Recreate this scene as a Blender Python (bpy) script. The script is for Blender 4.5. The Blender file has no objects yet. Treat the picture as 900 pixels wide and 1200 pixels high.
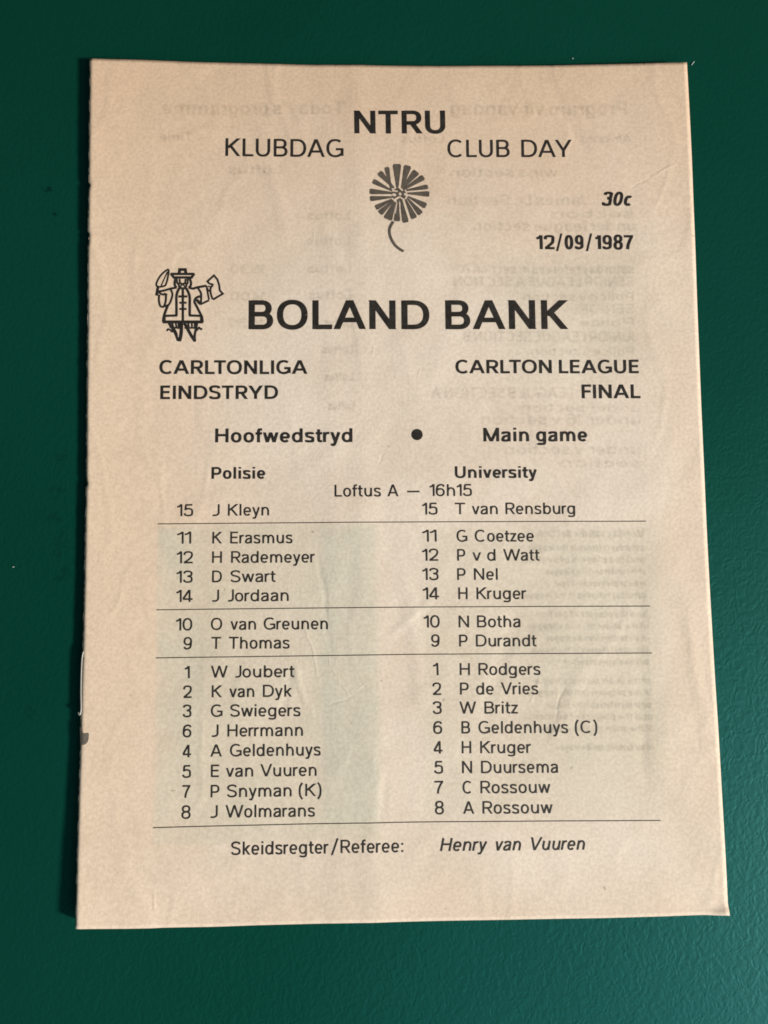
import bpy, bmesh, math, random
from mathutils import Vector, Matrix

S = bpy.context.scene
C = S.collection
MM = 0.001                                    # tables below are in millimetres, the scene in metres

# ---------------------------------------------------------------- tables (mm on the page, from its middle)
CAM_POS = (-0.008272, -0.027604, 0.203545)
CAM_ROT = [[0.999654, 0.01173, -0.023534], [-0.013807, 0.995837, -0.090102], [0.022379, 0.090396, 0.995654]]
FOCAL_PX = 1000.0
EDGE_LEFT = [(-74.505, 103.218), (-74.462, 89.741), (-74.401, 74.627), (-74.357, 56.92), (-74.149, 32.377), (-74.009, 11.721), (-73.833, -0.514), (-73.818, -16.605), (-73.845, -28.518), (-73.845, -40.296), (-74.01, -48.073), (-74.039, -55.4), (-73.882, -61.519), (-74.017, -67.208), (-74.069, -82.195), (-73.926, -93.175), (-73.895, -102.078)]
EDGE_TOP = [(-74.505, 103.218), (-63.088, 103.482), (-40.133, 103.211), (-16.84, 102.721), (8.712, 102.452), (30.064, 102.345), (42.88, 102.327), (57.782, 102.361), (73.655, 102.34)]
EDGE_RIGHT = [(73.655, 102.34), (74.108, 76.828), (74.09, 53.011), (73.792, 20.98), (73.636, -10.246), (73.709, -30.595), (74.095, -60.446), (74.317, -86.617), (74.351, -103.076)]
EDGE_BOTTOM = [(-73.895, -102.078), (-62.233, -102.631), (-43.375, -103.037), (-33.784, -102.929), (-4.798, -103.095), (24.495, -103.271), (44.106, -103.349), (74.351, -103.076)]
WORDS = [
    ('heading', 'NTRU', 'B', -9.485, 84.801, 13.062, 84.868, 5.762),
    ('heading', 'KLUBDAG', 'R', -41.278, 79.101, -12.288, 78.751, 4.421),
    ('heading', 'CLUB', 'R', 13.518, 78.789, 28.903, 78.702, 4.303),
    ('heading', 'DAY', 'R', 31.876, 78.692, 44.333, 78.592, 4.319),
    ('price', '30c', 'J', 51.716, 66.076, 59.014, 65.977, 3.385),
    ('date', '12', 'B', 34.969, 55.137, 39.402, 55.126, 3.427),
    ('date', '/', 'D', 39.761, 55.125, 41.406, 55.116, 3.429),
    ('date', '09', 'B', 41.933, 55.113, 46.566, 55.071, 3.43),
    ('date', '/', 'D', 47.134, 55.065, 48.732, 55.045, 3.43),
    ('date', '1987', 'B', 49.509, 55.035, 58.807, 54.9, 3.431),
    ('heading', 'BOLAND', 'B', -35.594, 35.415, 8.165, 35.129, 6.99),
    ('heading', 'BANK', 'B', 12.113, 35.113, 41.991, 34.973, 7.05),
    ('heading', 'CARLTONLIGA', 'B', -56.849, 24.528, -21.496, 24.332, 3.219),
    ('heading', 'EINDSTRYD', 'B', -56.581, 18.41, -28.57, 18.285, 3.144),
    ('heading', 'CARLTON', 'B', 14.314, 24.183, 37.704, 24.031, 3.181),
    ('heading', 'LEAGUE', 'B', 39.495, 24.019, 58.893, 23.821, 3.203),
    ('heading', 'FINAL', 'B', 44.827, 17.774, 59.049, 17.641, 3.265),
    ('heading', 'Hoofwedstryd', 'B', -43.502, 7.841, -10.823, 7.602, 3.22),
    ('heading', 'Main', 'B', 20.689, 7.467, 31.658, 7.369, 3.181),
    ('heading', 'game', 'B', 33.45, 7.35, 45.77, 7.255, 3.183),
    ('heading', 'Polisie', 'B', -44.332, -0.908, -31.625, -0.979, 2.681),
    ('heading', 'University', 'B', 13.63, -1.31, 33.328, -1.475, 2.699),
    ('kick_off_line', 'Loftus', 'R', -15.157, -5.482, -4.196, -5.553, 2.721),
    ('kick_off_line', 'A', 'R', -2.567, -5.565, 0.018, -5.571, 2.725),
    ('kick_off_line', '-', 'R', 2.116, -5.575, 5.05, -5.588, 2.725),
    ('kick_off_line', '16h15', 'R', 7.496, -5.595, 17.574, -5.658, 2.706),
    ('referee_line', 'Skeidsregter', 'R', -39.418, -87.411, -17.284, -87.639, 2.777),
    ('referee_line', '/', 'D', -16.697, -87.589, -14.939, -87.573, 2.783),
    ('referee_line', 'Referee:', 'R', -14.49, -87.581, -0.132, -87.711, 2.781),
    ('referee_line', 'Henry', 'I', 8.629, -87.706, 19.131, -87.816, 2.761),
    ('referee_line', 'van', 'I', 21.101, -87.838, 27.083, -87.915, 2.768),
    ('referee_line', 'Vuuren', 'I', 29.119, -87.942, 41.904, -88.077, 2.776),
]
ROWS = [
    (('shirt_number', '15', 'R', -52.362, -9.731, -48.641, -9.731, 2.695), [('player_name', 'J', 'R', -44.352, -9.737, -42.426, -9.743, 2.639), ('player_name', 'Kleyn', 'R', -40.42, -9.75, -30.762, -9.784, 2.644)]),
    (('shirt_number', '15', 'R', 5.646, -10.006, 9.25, -10.007, 2.674), [('player_name', 'T', 'R', 13.451, -10.033, 15.902, -10.051, 2.616), ('player_name', 'van', 'R', 17.538, -10.063, 23.674, -10.109, 2.619), ('player_name', 'Rensburg', 'R', 25.596, -10.125, 42.219, -10.275, 2.624)]),
    (('shirt_number', '11', 'R', -52.303, -16.25, -49.049, -16.249, 2.681), [('player_name', 'K', 'R', -44.051, -16.29, -41.85, -16.307, 2.624), ('player_name', 'Erasmus', 'R', -39.848, -16.323, -25.252, -16.439, 2.628)]),
    (('shirt_number', '11', 'R', 5.532, -16.492, 8.923, -16.494, 2.701), [('player_name', 'G', 'R', 13.72, -16.553, 16.244, -16.578, 2.644), ('player_name', 'Coetzee', 'R', 18.078, -16.596, 32.14, -16.743, 2.649)]),
    (('shirt_number', '12', 'R', -52.335, -20.867, -48.61, -20.875, 2.669), [('player_name', 'H', 'R', -44.081, -20.873, -41.826, -20.891, 2.611), ('player_name', 'Rademeyer', 'R', -39.629, -20.908, -19.983, -21.063, 2.616)]),
    (('shirt_number', '12', 'R', 5.451, -21.007, 9.239, -21.016, 2.692), [('player_name', 'P', 'R', 13.76, -21.095, 15.649, -21.115, 2.634), ('player_name', 'v', 'R', 17.417, -21.134, 19.39, -21.155, 2.635), ('player_name', 'd', 'R', 20.936, -21.172, 22.849, -21.192, 2.636), ('player_name', 'Watt', 'R', 24.742, -21.213, 33.347, -21.309, 2.638)]),
    (('shirt_number', '13', 'R', -52.349, -25.403, -48.635, -25.413, 2.657), [('player_name', 'D', 'R', -44.058, -25.396, -41.807, -25.411, 2.599), ('player_name', 'Swart', 'R', -39.756, -25.425, -29.236, -25.496, 2.603)]),
    (('shirt_number', '13', 'R', 5.427, -25.564, 9.206, -25.575, 2.68), [('player_name', 'P', 'R', 13.658, -25.635, 15.624, -25.653, 2.622), ('player_name', 'Nel', 'R', 17.652, -25.672, 23.258, -25.724, 2.624)]),
    (('shirt_number', '14', 'R', -52.37, -29.899, -48.606, -29.913, 2.685), [('player_name', 'J', 'R', -44.318, -29.895, -42.45, -29.907, 2.628), ('player_name', 'Jordaan', 'R', -40.601, -29.919, -26.188, -30.014, 2.633)]),
    (('shirt_number', '14', 'R', 5.423, -30.121, 9.255, -30.135, 2.708), [('player_name', 'H', 'R', 13.82, -30.179, 15.985, -30.202, 2.651), ('player_name', 'Kruger', 'R', 18.152, -30.224, 29.919, -30.347, 2.655)]),
    (('shirt_number', '10', 'R', -52.402, -36.492, -48.649, -36.511, 2.67), [('player_name', 'O', 'R', -44.292, -36.479, -41.715, -36.503, 2.613), ('player_name', 'van', 'R', -39.731, -36.521, -33.834, -36.577, 2.615), ('player_name', 'Greunen', 'R', -31.985, -36.595, -17.02, -36.726, 2.619)]),
    (('shirt_number', '10', 'R', 5.505, -36.693, 9.247, -36.709, 2.692), [('player_name', 'N', 'R', 13.758, -36.777, 16.179, -36.804, 2.635), ('player_name', 'Botha', 'R', 18.118, -36.826, 28.434, -36.941, 2.639)]),
    (('shirt_number', '9', 'R', -50.596, -40.896, -48.681, -40.888, 2.659), [('player_name', 'T', 'R', -44.192, -40.879, -41.955, -40.899, 2.602), ('player_name', 'Thomas', 'R', -40.112, -40.916, -26.022, -41.047, 2.605)]),
    (('shirt_number', '9', 'R', 7.232, -41.173, 9.16, -41.163, 2.682), [('player_name', 'P', 'R', 13.782, -41.235, 15.734, -41.259, 2.624), ('player_name', 'Durandt', 'R', 17.748, -41.285, 32.012, -41.461, 2.628)]),
    (('shirt_number', '1', 'R', -50.263, -47.546, -49.122, -47.526, 2.661), [('player_name', 'W', 'R', -44.233, -47.489, -40.402, -47.52, 2.604), ('player_name', 'Joubert', 'R', -38.822, -47.533, -24.914, -47.656, 2.609)]),
    (('shirt_number', '1', 'R', 7.567, -47.824, 8.768, -47.804, 2.685), [('player_name', 'H', 'R', 13.774, -47.863, 16.119, -47.892, 2.626), ('player_name', 'Rodgers', 'R', 18.186, -47.917, 32.723, -48.095, 2.629)]),
    (('shirt_number', '2', 'R', -50.614, -52.021, -48.652, -52.017, 2.668), [('player_name', 'K', 'R', -44.01, -51.999, -41.706, -52.016, 2.613), ('player_name', 'van', 'R', -39.933, -52.03, -34.218, -52.077, 2.616), ('player_name', 'Dyk', 'R', -32.186, -52.095, -25.528, -52.151, 2.621)]),
    (('shirt_number', '2', 'R', 7.278, -52.342, 9.275, -52.335, 2.691), [('player_name', 'P', 'R', 13.73, -52.367, 15.73, -52.39, 2.633), ('player_name', 'de', 'R', 17.531, -52.41, 21.619, -52.46, 2.635), ('player_name', 'Vries', 'R', 23.345, -52.481, 32.059, -52.583, 2.639)]),
    (('shirt_number', '3', 'R', -50.653, -56.385, -48.697, -56.384, 2.677), [('player_name', 'G', 'R', -44.186, -56.409, -41.554, -56.436, 2.623), ('player_name', 'Swiegers', 'R', -39.726, -56.455, -23.573, -56.637, 2.63)]),
    (('shirt_number', '3', 'R', 7.253, -56.688, 9.325, -56.683, 2.699), [('player_name', 'W', 'R', 13.511, -56.732, 17.363, -56.782, 2.643), ('player_name', 'Britz', 'R', 19.362, -56.81, 27.175, -56.921, 2.647)]),
    (('shirt_number', '6', 'R', -50.616, -60.929, -48.666, -60.931, 2.686), [('player_name', 'J', 'R', -44.285, -60.94, -42.463, -60.958, 2.633), ('player_name', 'Herrmann', 'R', -40.365, -60.978, -23.003, -61.155, 2.637)]),
    (('shirt_number', '6', 'R', 7.304, -61.233, 9.352, -61.229, 2.709), [('player_name', 'B', 'R', 13.869, -61.269, 15.861, -61.296, 2.654), ('player_name', 'Geldenhuys', 'R', 17.855, -61.324, 38.788, -61.614, 2.661), ('player_name', '(C)', 'R', 40.447, -61.633, 45.649, -61.696, 2.662)]),
    (('shirt_number', '4', 'R', -50.639, -65.472, -48.694, -65.477, 2.675), [('player_name', 'A', 'R', -44.265, -65.434, -41.664, -65.457, 2.621), ('player_name', 'Geldenhuys', 'R', -39.765, -65.473, -18.945, -65.649, 2.624)]),
    (('shirt_number', '4', 'R', 7.278, -65.763, 9.343, -65.762, 2.702), [('player_name', 'H', 'R', 13.832, -65.805, 16.018, -65.832, 2.646), ('player_name', 'Kruger', 'R', 18.148, -65.859, 29.978, -66.02, 2.648)]),
    (('shirt_number', '5', 'R', -50.657, -70.048, -48.717, -70.056, 2.679), [('player_name', 'E', 'R', -44.122, -70.021, -42.288, -70.037, 2.624), ('player_name', 'van', 'R', -40.666, -70.05, -34.469, -70.104, 2.625), ('player_name', 'Vuuren', 'R', -32.786, -70.12, -19.901, -70.235, 2.63)]),
    (('shirt_number', '5', 'R', 7.333, -70.282, 9.375, -70.282, 2.713), [('player_name', 'N', 'R', 13.815, -70.325, 16.116, -70.355, 2.655), ('player_name', 'Duursema', 'R', 18.24, -70.384, 36.206, -70.626, 2.654)]),
    (('shirt_number', '7', 'R', -50.609, -74.54, -48.809, -74.546, 2.68), [('player_name', 'P', 'R', -44.148, -74.555, -42.201, -74.572, 2.627), ('player_name', 'Snyman', 'R', -40.389, -74.586, -25.67, -74.724, 2.632), ('player_name', '(K)', 'R', -23.987, -74.74, -18.811, -74.78, 2.643)]),
    (('shirt_number', '7', 'R', 7.308, -74.819, 9.365, -74.82, 2.72), [('player_name', 'C', 'R', 13.834, -74.882, 16.011, -74.908, 2.661), ('player_name', 'Rossouw', 'R', 17.991, -74.933, 34.206, -75.151, 2.659)]),
    (('shirt_number', '8', 'R', -50.746, -79.109, -48.701, -79.125, 2.682), [('player_name', 'J', 'R', -44.442, -79.094, -42.56, -79.112, 2.631), ('player_name', 'Wolmarans', 'R', -40.753, -79.128, -20.352, -79.341, 2.643)]),
    (('shirt_number', '8', 'R', 7.358, -79.428, 9.39, -79.429, 2.723), [('player_name', 'A', 'R', 13.869, -79.472, 16.376, -79.502, 2.665), ('player_name', 'Rossouw', 'R', 18.351, -79.527, 34.592, -79.756, 2.667)]),
]
RULES = [
    [(-56.869, -11.544), (-27.798, -11.628), (0.534, -11.758), (31.12, -11.997), (59.123, -12.279)],
    [(-56.969, -31.676), (-27.853, -31.764), (0.216, -31.888), (30.537, -32.164), (59.266, -32.468)],
    [(-56.98, -42.77), (-27.875, -42.851), (0.043, -42.901), (30.203, -43.183), (59.26, -43.475)],
    [(-57.123, -80.965), (-27.973, -80.987), (-0.556, -81.106), (29.048, -81.453), (59.642, -81.853)],
]
BURGHER = [
    ([(-54.893, 50.153), (-56.162, 49.371), (-57.225, 47.995), (-57.788, 46.443), (-57.136, 45.927), (-56.139, 46.059), (-55.518, 46.448), (-55.031, 48.261), (-54.893, 50.153)], 0.318),
    ([(-55.09, 49.686), (-55.902, 47.87), (-56.614, 46.187)], 0.22),
    ([(-57.384, 45.849), (-57.502, 45.022), (-57.691, 43.73)], 0.489),
    ([(-57.502, 45.022), (-56.799, 44.3), (-56.123, 43.991), (-55.552, 44.301)], 0.367),
    ([(-57.126, 44.765), (-56.006, 44.973), (-54.512, 45.415), (-52.89, 45.754)], 0.391),
    ([(-57.045, 43.99), (-57.135, 42.827), (-56.924, 41.536), (-56.571, 41.02), (-55.923, 41.071), (-55.534, 42.182), (-55.445, 43.474), (-55.552, 44.301)], 0.367),
    ([(-54.386, 45.286), (-53.93, 44.38), (-53.997, 43.345), (-54.484, 41.923), (-54.929, 41.406), (-55.774, 41.045)], 0.342),
    ([(-55.252, 44.25), (-55.418, 43.215), (-55.484, 42.182)], 0.244),
    ([(-54.337, 49.118), (-48.658, 49.14)], 0.44),
    ([(-54.337, 49.222), (-53.582, 48.24), (-49.329, 48.253), (-48.684, 49.244)], -0.44),
    ([(-52.337, 49.126), (-52.193, 50.216), (-50.842, 50.222), (-50.686, 49.132)], -0.513),
    ([(-53.156, 48.086), (-53.374, 46.971), (-53.268, 46.194), (-52.89, 45.754)], 0.416),
    ([(-52.905, 48.009), (-52.774, 46.972), (-52.471, 46.532)], 0.342),
    ([(-49.779, 48.096), (-49.472, 46.98), (-49.568, 46.2), (-49.965, 45.758)], 0.416),
    ([(-50.279, 48.016), (-50.273, 46.978), (-50.52, 46.536)], 0.342),
    ([(-52.229, 47.881), (-52.149, 46.973), (-52.394, 46.325), (-52.141, 45.755)], 0.318),
    ([(-50.779, 47.885), (-50.823, 46.976), (-50.519, 46.328), (-50.816, 45.757)], 0.318),
    ([(-52.224, 46.973), (-51.471, 46.638), (-50.773, 46.977)], 0.318),
    ([(-52.142, 45.936), (-51.47, 46.482), (-50.767, 45.939)], 0.269),
    ([(-52.215, 45.677), (-52.757, 44.51), (-52.947, 43.216), (-52.908, 41.405), (-52.887, 38.822)], 0.44),
    ([(-50.715, 45.679), (-50.057, 44.513), (-49.748, 43.216), (-49.736, 41.403), (-49.718, 38.818)], 0.44),
    ([(-51.415, 45.678), (-51.352, 37.015)], 0.416),
    ([(-52.141, 45.755), (-51.414, 45.497), (-50.765, 45.757)], 0.416),
    ([(-52.45, 43.526), (-50.3, 43.527)], 0.391),
    ([(-52.238, 41.974), (-50.489, 41.973)], 0.367),
    ([(-52.226, 40.422), (-50.478, 40.421)], 0.367),
    ([(-52.663, 38.822), (-55.653, 38.723)], 0.416),
    ([(-49.918, 38.818), (-46.921, 38.713)], 0.416),
    ([(-54.929, 41.406), (-55.514, 39.858), (-55.901, 38.569), (-56.062, 37.153)], 0.44),
    ([(-56.138, 37.23), (-46.514, 37.216)], 0.538),
    ([(-55.804, 38.827), (-55.79, 37.281)], 0.489),
    ([(-46.922, 38.816), (-46.863, 37.268)], 0.489),
    ([(-52.856, 41.146), (-52.837, 38.822)], 0.342),
    ([(-46.588, 37.139), (-46.845, 38.558), (-47.477, 39.85), (-48.236, 41.403), (-48.617, 42.31), (-48.123, 43.217), (-47.124, 43.607)], 0.416),
    ([(-50.065, 45.758), (-49.013, 45.5), (-48.013, 45.762), (-45.761, 46.208)], 0.416),
    ([(-47.888, 45.762), (-47.13, 44.516), (-46.997, 43.218), (-47.113, 41.662)], 0.367),
    ([(-45.761, 46.208), (-45.503, 44.778), (-45.116, 42.7)], 0.318),
    ([(-47.112, 41.61), (-45.116, 42.57)], 0.342),
    ([(-48.245, 42.699), (-47.489, 41.792), (-47.037, 41.559)], 0.318),
    ([(-47.87, 42.829), (-47.239, 41.87)], 0.244),
    ([(-45.516, 47.25), (-45.011, 46.73), (-44.258, 46.471), (-44.755, 45.559), (-44.698, 44.259), (-44.24, 42.83)], 0.342),
    ([(-45.76, 46.078), (-45.254, 45.038), (-44.801, 44.779)], 0.269),
    ([(-45.384, 46.079), (-44.631, 45.95)], 0.244),
    ([(-45.716, 47.119), (-43.941, 48.791), (-43.133, 47.775), (-42.701, 46.472), (-42.545, 45.04), (-41.788, 44.207), (-44.19, 42.752)], -0.342),
    ([(-54.691, 36.893), (-53.934, 35.734), (-53.177, 34.448), (-52.468, 32.6)], 0.416),
    ([(-51.7, 36.887), (-51.69, 35.472), (-51.805, 33.931), (-52.119, 32.522)], 0.587),
    ([(-53.817, 36.634), (-53.436, 35.733), (-52.804, 34.447), (-52.623, 33.42)], 0.244),
    ([(-53.944, 37.02), (-53.636, 35.862)], 0.367),
    ([(-53.072, 37.018), (-52.813, 35.731)], 0.318),
    ([(-52.325, 37.017), (-52.238, 35.473)], 0.416),
    ([(-54.558, 35.992), (-51.691, 35.601)], 0.293),
    ([(-50.953, 36.886), (-50.195, 35.469), (-49.44, 34.055), (-48.436, 32.515)], 0.538),
    ([(-47.96, 36.882), (-48.202, 35.595), (-48.493, 33.926), (-48.436, 32.515)], 0.416),
    ([(-50.081, 37.013), (-49.898, 35.726)], 0.342),
    ([(-49.208, 37.012), (-49.15, 35.725)], 0.318),
    ([(-48.459, 37.011), (-48.502, 35.724)], 0.342),
    ([(-50.945, 35.728), (-47.953, 35.724)], 0.293),
    ([(-52.542, 32.6), (-51.871, 32.598)], 0.244),
    ([(-48.809, 32.439), (-48.237, 32.489)], 0.22),
    ([(-55.172, 34.966), (-54.877, 35.427), (-54.378, 35.272), (-53.927, 34.834), (-53.481, 35.167)], 0.318),
    ([(-48.249, 34.953), (-47.827, 35.338), (-47.455, 35.852), (-47.079, 35.414), (-46.706, 35.594)], 0.318),
]
PETALS = [
    ((0.922, 70.951), 0.244, (0.884, 76.968), 0.831),
    ((-0.7, 70.819), 0.196, (-1.654, 76.162), 0.489),
    ((-0.233, 71.14), 0.244, (-3.527, 74.815), 0.611),
    ((-0.76, 70.285), 0.196, (-5.099, 72.607), 0.538),
    ((-0.77, 69.537), 0.293, (-5.954, 69.928), 0.587),
    ((-0.658, 68.468), 0.22, (-5.875, 68.038), 0.538),
    ((-0.797, 67.694), 0.22, (-4.546, 65.682), 0.538),
    ((-0.418, 67.293), 0.244, (-3.539, 64.276), 0.587),
    ((0.089, 66.864), 0.342, (-1.639, 62.759), 0.88),
    ((0.991, 67.075), 0.244, (0.66, 62.271), 0.636),
    ((1.89, 67.073), 0.342, (2.833, 61.944), 0.636),
    ((3.053, 67.472), 0.244, (4.98, 63.007), 0.636),
    ((3.574, 67.872), 0.196, (6.592, 64.127), 0.611),
    ((3.84, 68.407), 0.196, (7.915, 66.132), 0.636),
    ((3.856, 69.398), 0.244, (8.799, 69.265), 0.587),
    ((3.614, 70.281), 0.244, (8.473, 71.142), 0.489),
    ((2.848, 70.683), 0.269, (7.487, 73.634), 0.587),
    ((2.469, 71.138), 0.269, (5.756, 75.05), 0.733),
    ((2.136, 71.218), 0.244, (3.587, 76.57), 0.733),
]
STEM = [(-0.237, 62.275), (-1.027, 60.814), (-1.224, 59.618), (-0.889, 58.025), (0.056, 56.301), (1.19, 55.24), (2.202, 54.63)]
SEEDS = [((1.309, 71.031), (2.12, 70.228), 0.293), ((-0.197, 70.071), (0.83, 69.962), 0.244), ((-0.057, 69.082), (0.25, 69.001), 0.489), ((1.54, 69.346), (1.589, 69.159), 0.44), ((2.773, 69.211), (2.977, 69.104), 0.416), ((0.102, 67.745), (1.269, 68.411), 0.342), ((1.527, 68.464), (2.34, 67.874), 0.244), ((1.461, 64.349), (1.512, 64.295), 0.22), ((0.734, 67.076), (0.308, 64.406), 0.171), ((1.428, 67.074), (1.467, 64.669), 0.22)]
BULLET = (4.695, 9.254, 1.372)
SHOW_THROUGH = [
    ('Program vir vandag', 'B', 14.431, 89.774, 58.437, 89.327, 3.302),
    ("Today's programme", 'B', -56.747, 89.701, -11.864, 90.024, 3.308),
    ('Afrikaans', 'B', 46.564, 82.291, 59.253, 82.063, 2.197),
    ('Loftus', 'B', 2.0, 82.501, 12.594, 82.52, 2.2),
    ('Time', 'B', -57.106, 82.701, -49.258, 82.873, 2.183),
    ('wins section', 'B', 14.115, 73.739, 40.793, 73.593, 2.419),
    ('Loftus', 'R', -40.488, 74.428, -27.534, 74.418, 2.415),
    ('James D. Section', 'B', 13.329, 66.504, 48.198, 66.337, 2.618),
    ('section', 'R', 31.81, 63.156, 59.263, 62.93, 2.169),
    ('under league section', 'B', 19.501, 59.948, 59.559, 59.663, 2.603),
    ('saturday referees in section A', 'R', 16.115, 49.174, 58.719, 48.852, 2.382),
    ('SENIOR LEAGUE A SECTION', 'B', 14.37, 45.954, 58.598, 45.63, 2.376),
    ('Police v section', 'R', 31.209, 42.195, 58.462, 41.989, 2.147),
    ('SENIOR', 'B', 44.953, 38.924, 58.34, 38.783, 2.351),
    ('Police', 'R', 44.846, 35.724, 58.214, 35.58, 2.134),
    ('JUNIOR LEAGUE SECTION B', 'B', 16.351, 32.06, 58.885, 31.728, 2.55),
    ('Police v section', 'R', 32.906, 28.565, 57.909, 28.336, 2.125),
    ('LEAGUE B SECTION A', 'B', 8.205, 18.23, 42.755, 17.939, 2.518),
    ('under section', 'R', 30.013, 14.702, 58.982, 14.393, 2.098),
    ('under 16 v section', 'B', 20.236, 11.674, 58.861, 11.26, 2.508),
    ('under v section', 'B', 25.817, 4.348, 58.571, 3.978, 2.489),
    ('section', 'R', 34.985, 1.146, 58.442, 0.868, 2.071),
    ('Loftus', 'R', -21.319, 62.897, -10.871, 62.809, 2.172),
    ('Loftus', 'R', -21.353, 56.4, -10.937, 56.299, 2.166),
    ('Loftus', 'R', -21.388, 49.504, -10.591, 49.403, 2.148),
    ('Loftus', 'R', -21.012, 42.884, -10.66, 42.793, 2.127),
    ('Loftus', 'R', -17.341, 35.856, -10.32, 35.792, 2.116),
    ('Loftus', 'R', -17.802, 29.327, -10.389, 29.245, 2.108),
    ('Loftus', 'R', -17.44, 22.601, -10.459, 22.525, 2.096),
    ('Loftus', 'R', -16.469, 15.498, -10.33, 15.439, 2.078),
    ('1530', 'R', -40.017, 49.401, -31.335, 49.357, 2.142),
    ('1400', 'R', -39.997, 42.578, -31.343, 42.53, 2.128),
    ('1530', 'R', -40.393, 36.021, -31.769, 35.98, 2.109),
    ('Monday van die section', 'B', 33.049, -15.655, 58.576, -15.988, 2.041),
    ('saturday referees in the league', 'R', 30.915, -18.882, 58.454, -19.244, 1.628),
    ('and the players of section', 'R', 29.205, -21.7, 58.548, -22.091, 1.624),
    ('of the under section v league', 'R', 34.815, -24.608, 58.637, -24.93, 1.62),
    ('in die seisoen van die league', 'R', 36.762, -27.461, 58.52, -27.761, 1.617),
    ('saturday referees in the league', 'R', 29.578, -30.181, 58.602, -30.586, 1.612),
    ('and the players of section', 'R', 32.085, -34.633, 58.41, -35.007, 1.606),
    ('of the under section v league', 'R', 29.978, -37.404, 58.691, -37.817, 1.601),
    ('in die seisoen van die league', 'R', 34.331, -40.26, 58.573, -40.614, 1.597),
    ('saturday referees in the league', 'R', 30.613, -42.991, 58.458, -43.404, 1.592),
    ('and the players of section', 'R', 38.168, -45.88, 58.546, -46.191, 1.589),
    ('of the under section v league', 'R', 30.991, -50.121, 58.568, -50.555, 1.582),
    ('in die seisoen van die league', 'R', 29.501, -52.856, 58.651, -53.323, 1.579),
    ('saturday referees in the league', 'R', 33.831, -55.681, 58.73, -56.082, 1.575),
    ('and the players of section', 'R', 30.743, -58.377, 58.804, -58.833, 1.57),
    ('of the under section v league', 'R', 31.663, -61.135, 58.877, -61.574, 1.565),
    ('in die seisoen van die league', 'R', 35.922, -65.499, 58.677, -65.862, 1.557),
]
CREASES = [
    ((-22.862, -33.627), (-18.378, -50.073), 0.32, 1),
    ((-16.918, -41.632), (-14.604, -50.319), 0.2, 1),
    ((-14.394, -49.146), (-11.658, -53.501), 0.24, 1),
    ((-18.018, -54.97), (-10.049, -51.568), 0.24, -1),
    ((-10.446, -51.563), (-8.432, -49.24), 0.2, 1),
    ((-5.418, 31.116), (-6.285, 27.74), 0.18, 1),
    ((0.349, 29.826), (0.74, 28.345), 0.16, 1),
    ((5.647, 25.36), (4.779, 22.851), 0.18, 1),
    ((-20.292, 60.076), (-20.098, 57.475), 0.2, 1),
    ((-5.299, 8.158), (-1.25, 5.033), 0.32, 1),
    ((-3.289, 5.463), (-4.359, 1.961), 0.28, -1),
    ((-19.352, -17.242), (-16.332, -43.218), 0.7, -0.7),
    ((-27.866, -38.115), (-19.631, -58.843), 0.8, 0.7),
    ((-24.888, -41.123), (-27.924, -58.697), 1.0, -0.5),
    ((63.176, 72.633), (70.744, 77.319), 0.32, 1),
    ((57.802, 69.47), (64.267, 73.702), 0.24, -1),
    ((-45.434, -83.181), (-35.742, -87.182), 0.24, 1),
    ((-5.942, -41.406), (10.375, -27.702), 1.0, 0.5),
    ((-3.334, -68.806), (-6.493, -84.039), 1.0, -0.5),
    ((67.232, -28.487), (72.258, -71.157), 1.4, 0.5),
    ((56.463, -18.199), (56.419, -81.509), 1.4, -0.45),
    ((44.354, -42.199), (33.398, -69.535), 1.6, 0.45),
    ((28.569, -29.966), (17.652, -61.454), 1.6, -0.4),
    ((0.446, -17.482), (5.713, -61.244), 1.8, 0.4),
    ((-33.806, 92.937), (-25.52, 53.612), 1.8, 0.35),
    ((38.534, 99.376), (50.569, 74.996), 1.6, -0.35),
    ((33.069, -47.981), (29.815, -55.81), 0.32, 1),
    ((38.026, -50.033), (35.706, -59.833), 0.32, -1),
    ((-56.776, -94.004), (-55.737, -100.502), 0.32, 1),
]
PATCHES = {'picture': (-56.924, -84.709, -5.562, -12.146), 'strip': (-18.602, -80.976, -5.573, -12.958), 'strip2': (-56.065, -79.122, -46.679, -12.464), 'para': (27.821, -69.434, 61.305, -13.781), 'col': (27.986, 23.541, 59.262, 52.079), 'rcol': (5.364, -80.555, 61.714, -13.787)}
STAPLE = [(-73.547, -40.887), (-73.861, -42.636), (-73.97, -46.135), (-73.963, -50.396), (-73.839, -54.253), (-74.172, -55.396), (-74.433, -54.814)]
TORN = [(-73.934, -58.084), (-73.605, -59.049), (-72.928, -59.545), (-71.98, -59.476), (-71.813, -60.054), (-72.154, -61.665), (-73.608, -61.87)]
NICKS = [(-73.783, 71.232), (-73.704, 58.637), (-73.58, 56.941), (-73.847, -1.731), (-73.072, -18.209)]
LINT = [(76.405, 104.134), (45.855, 105.365), (-91.017, -21.19)]
DENTS = [(-84.819, 71.403), (-83.232, 65.089), (-80.366, 5.031), (-81.41, -3.166), (-81.678, -9.686), (-79.985, -13.968), (-80.717, -17.396), (-79.008, -22.857), (-86.241, -55.017)]

# ---------------------------------------------------------------- camera
cam = bpy.data.cameras.new('camera')
cam.sensor_fit = 'VERTICAL'
cam.sensor_height = 36.0
cam.lens = 36.0 * FOCAL_PX / 1200.0
cam.clip_start, cam.clip_end = 0.01, 50.0
cam_o = bpy.data.objects.new('camera', cam)
M = Matrix(CAM_ROT).to_4x4()
M.translation = Vector(CAM_POS)
cam_o.matrix_world = M
C.objects.link(cam_o)
S.camera = cam_o

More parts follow.
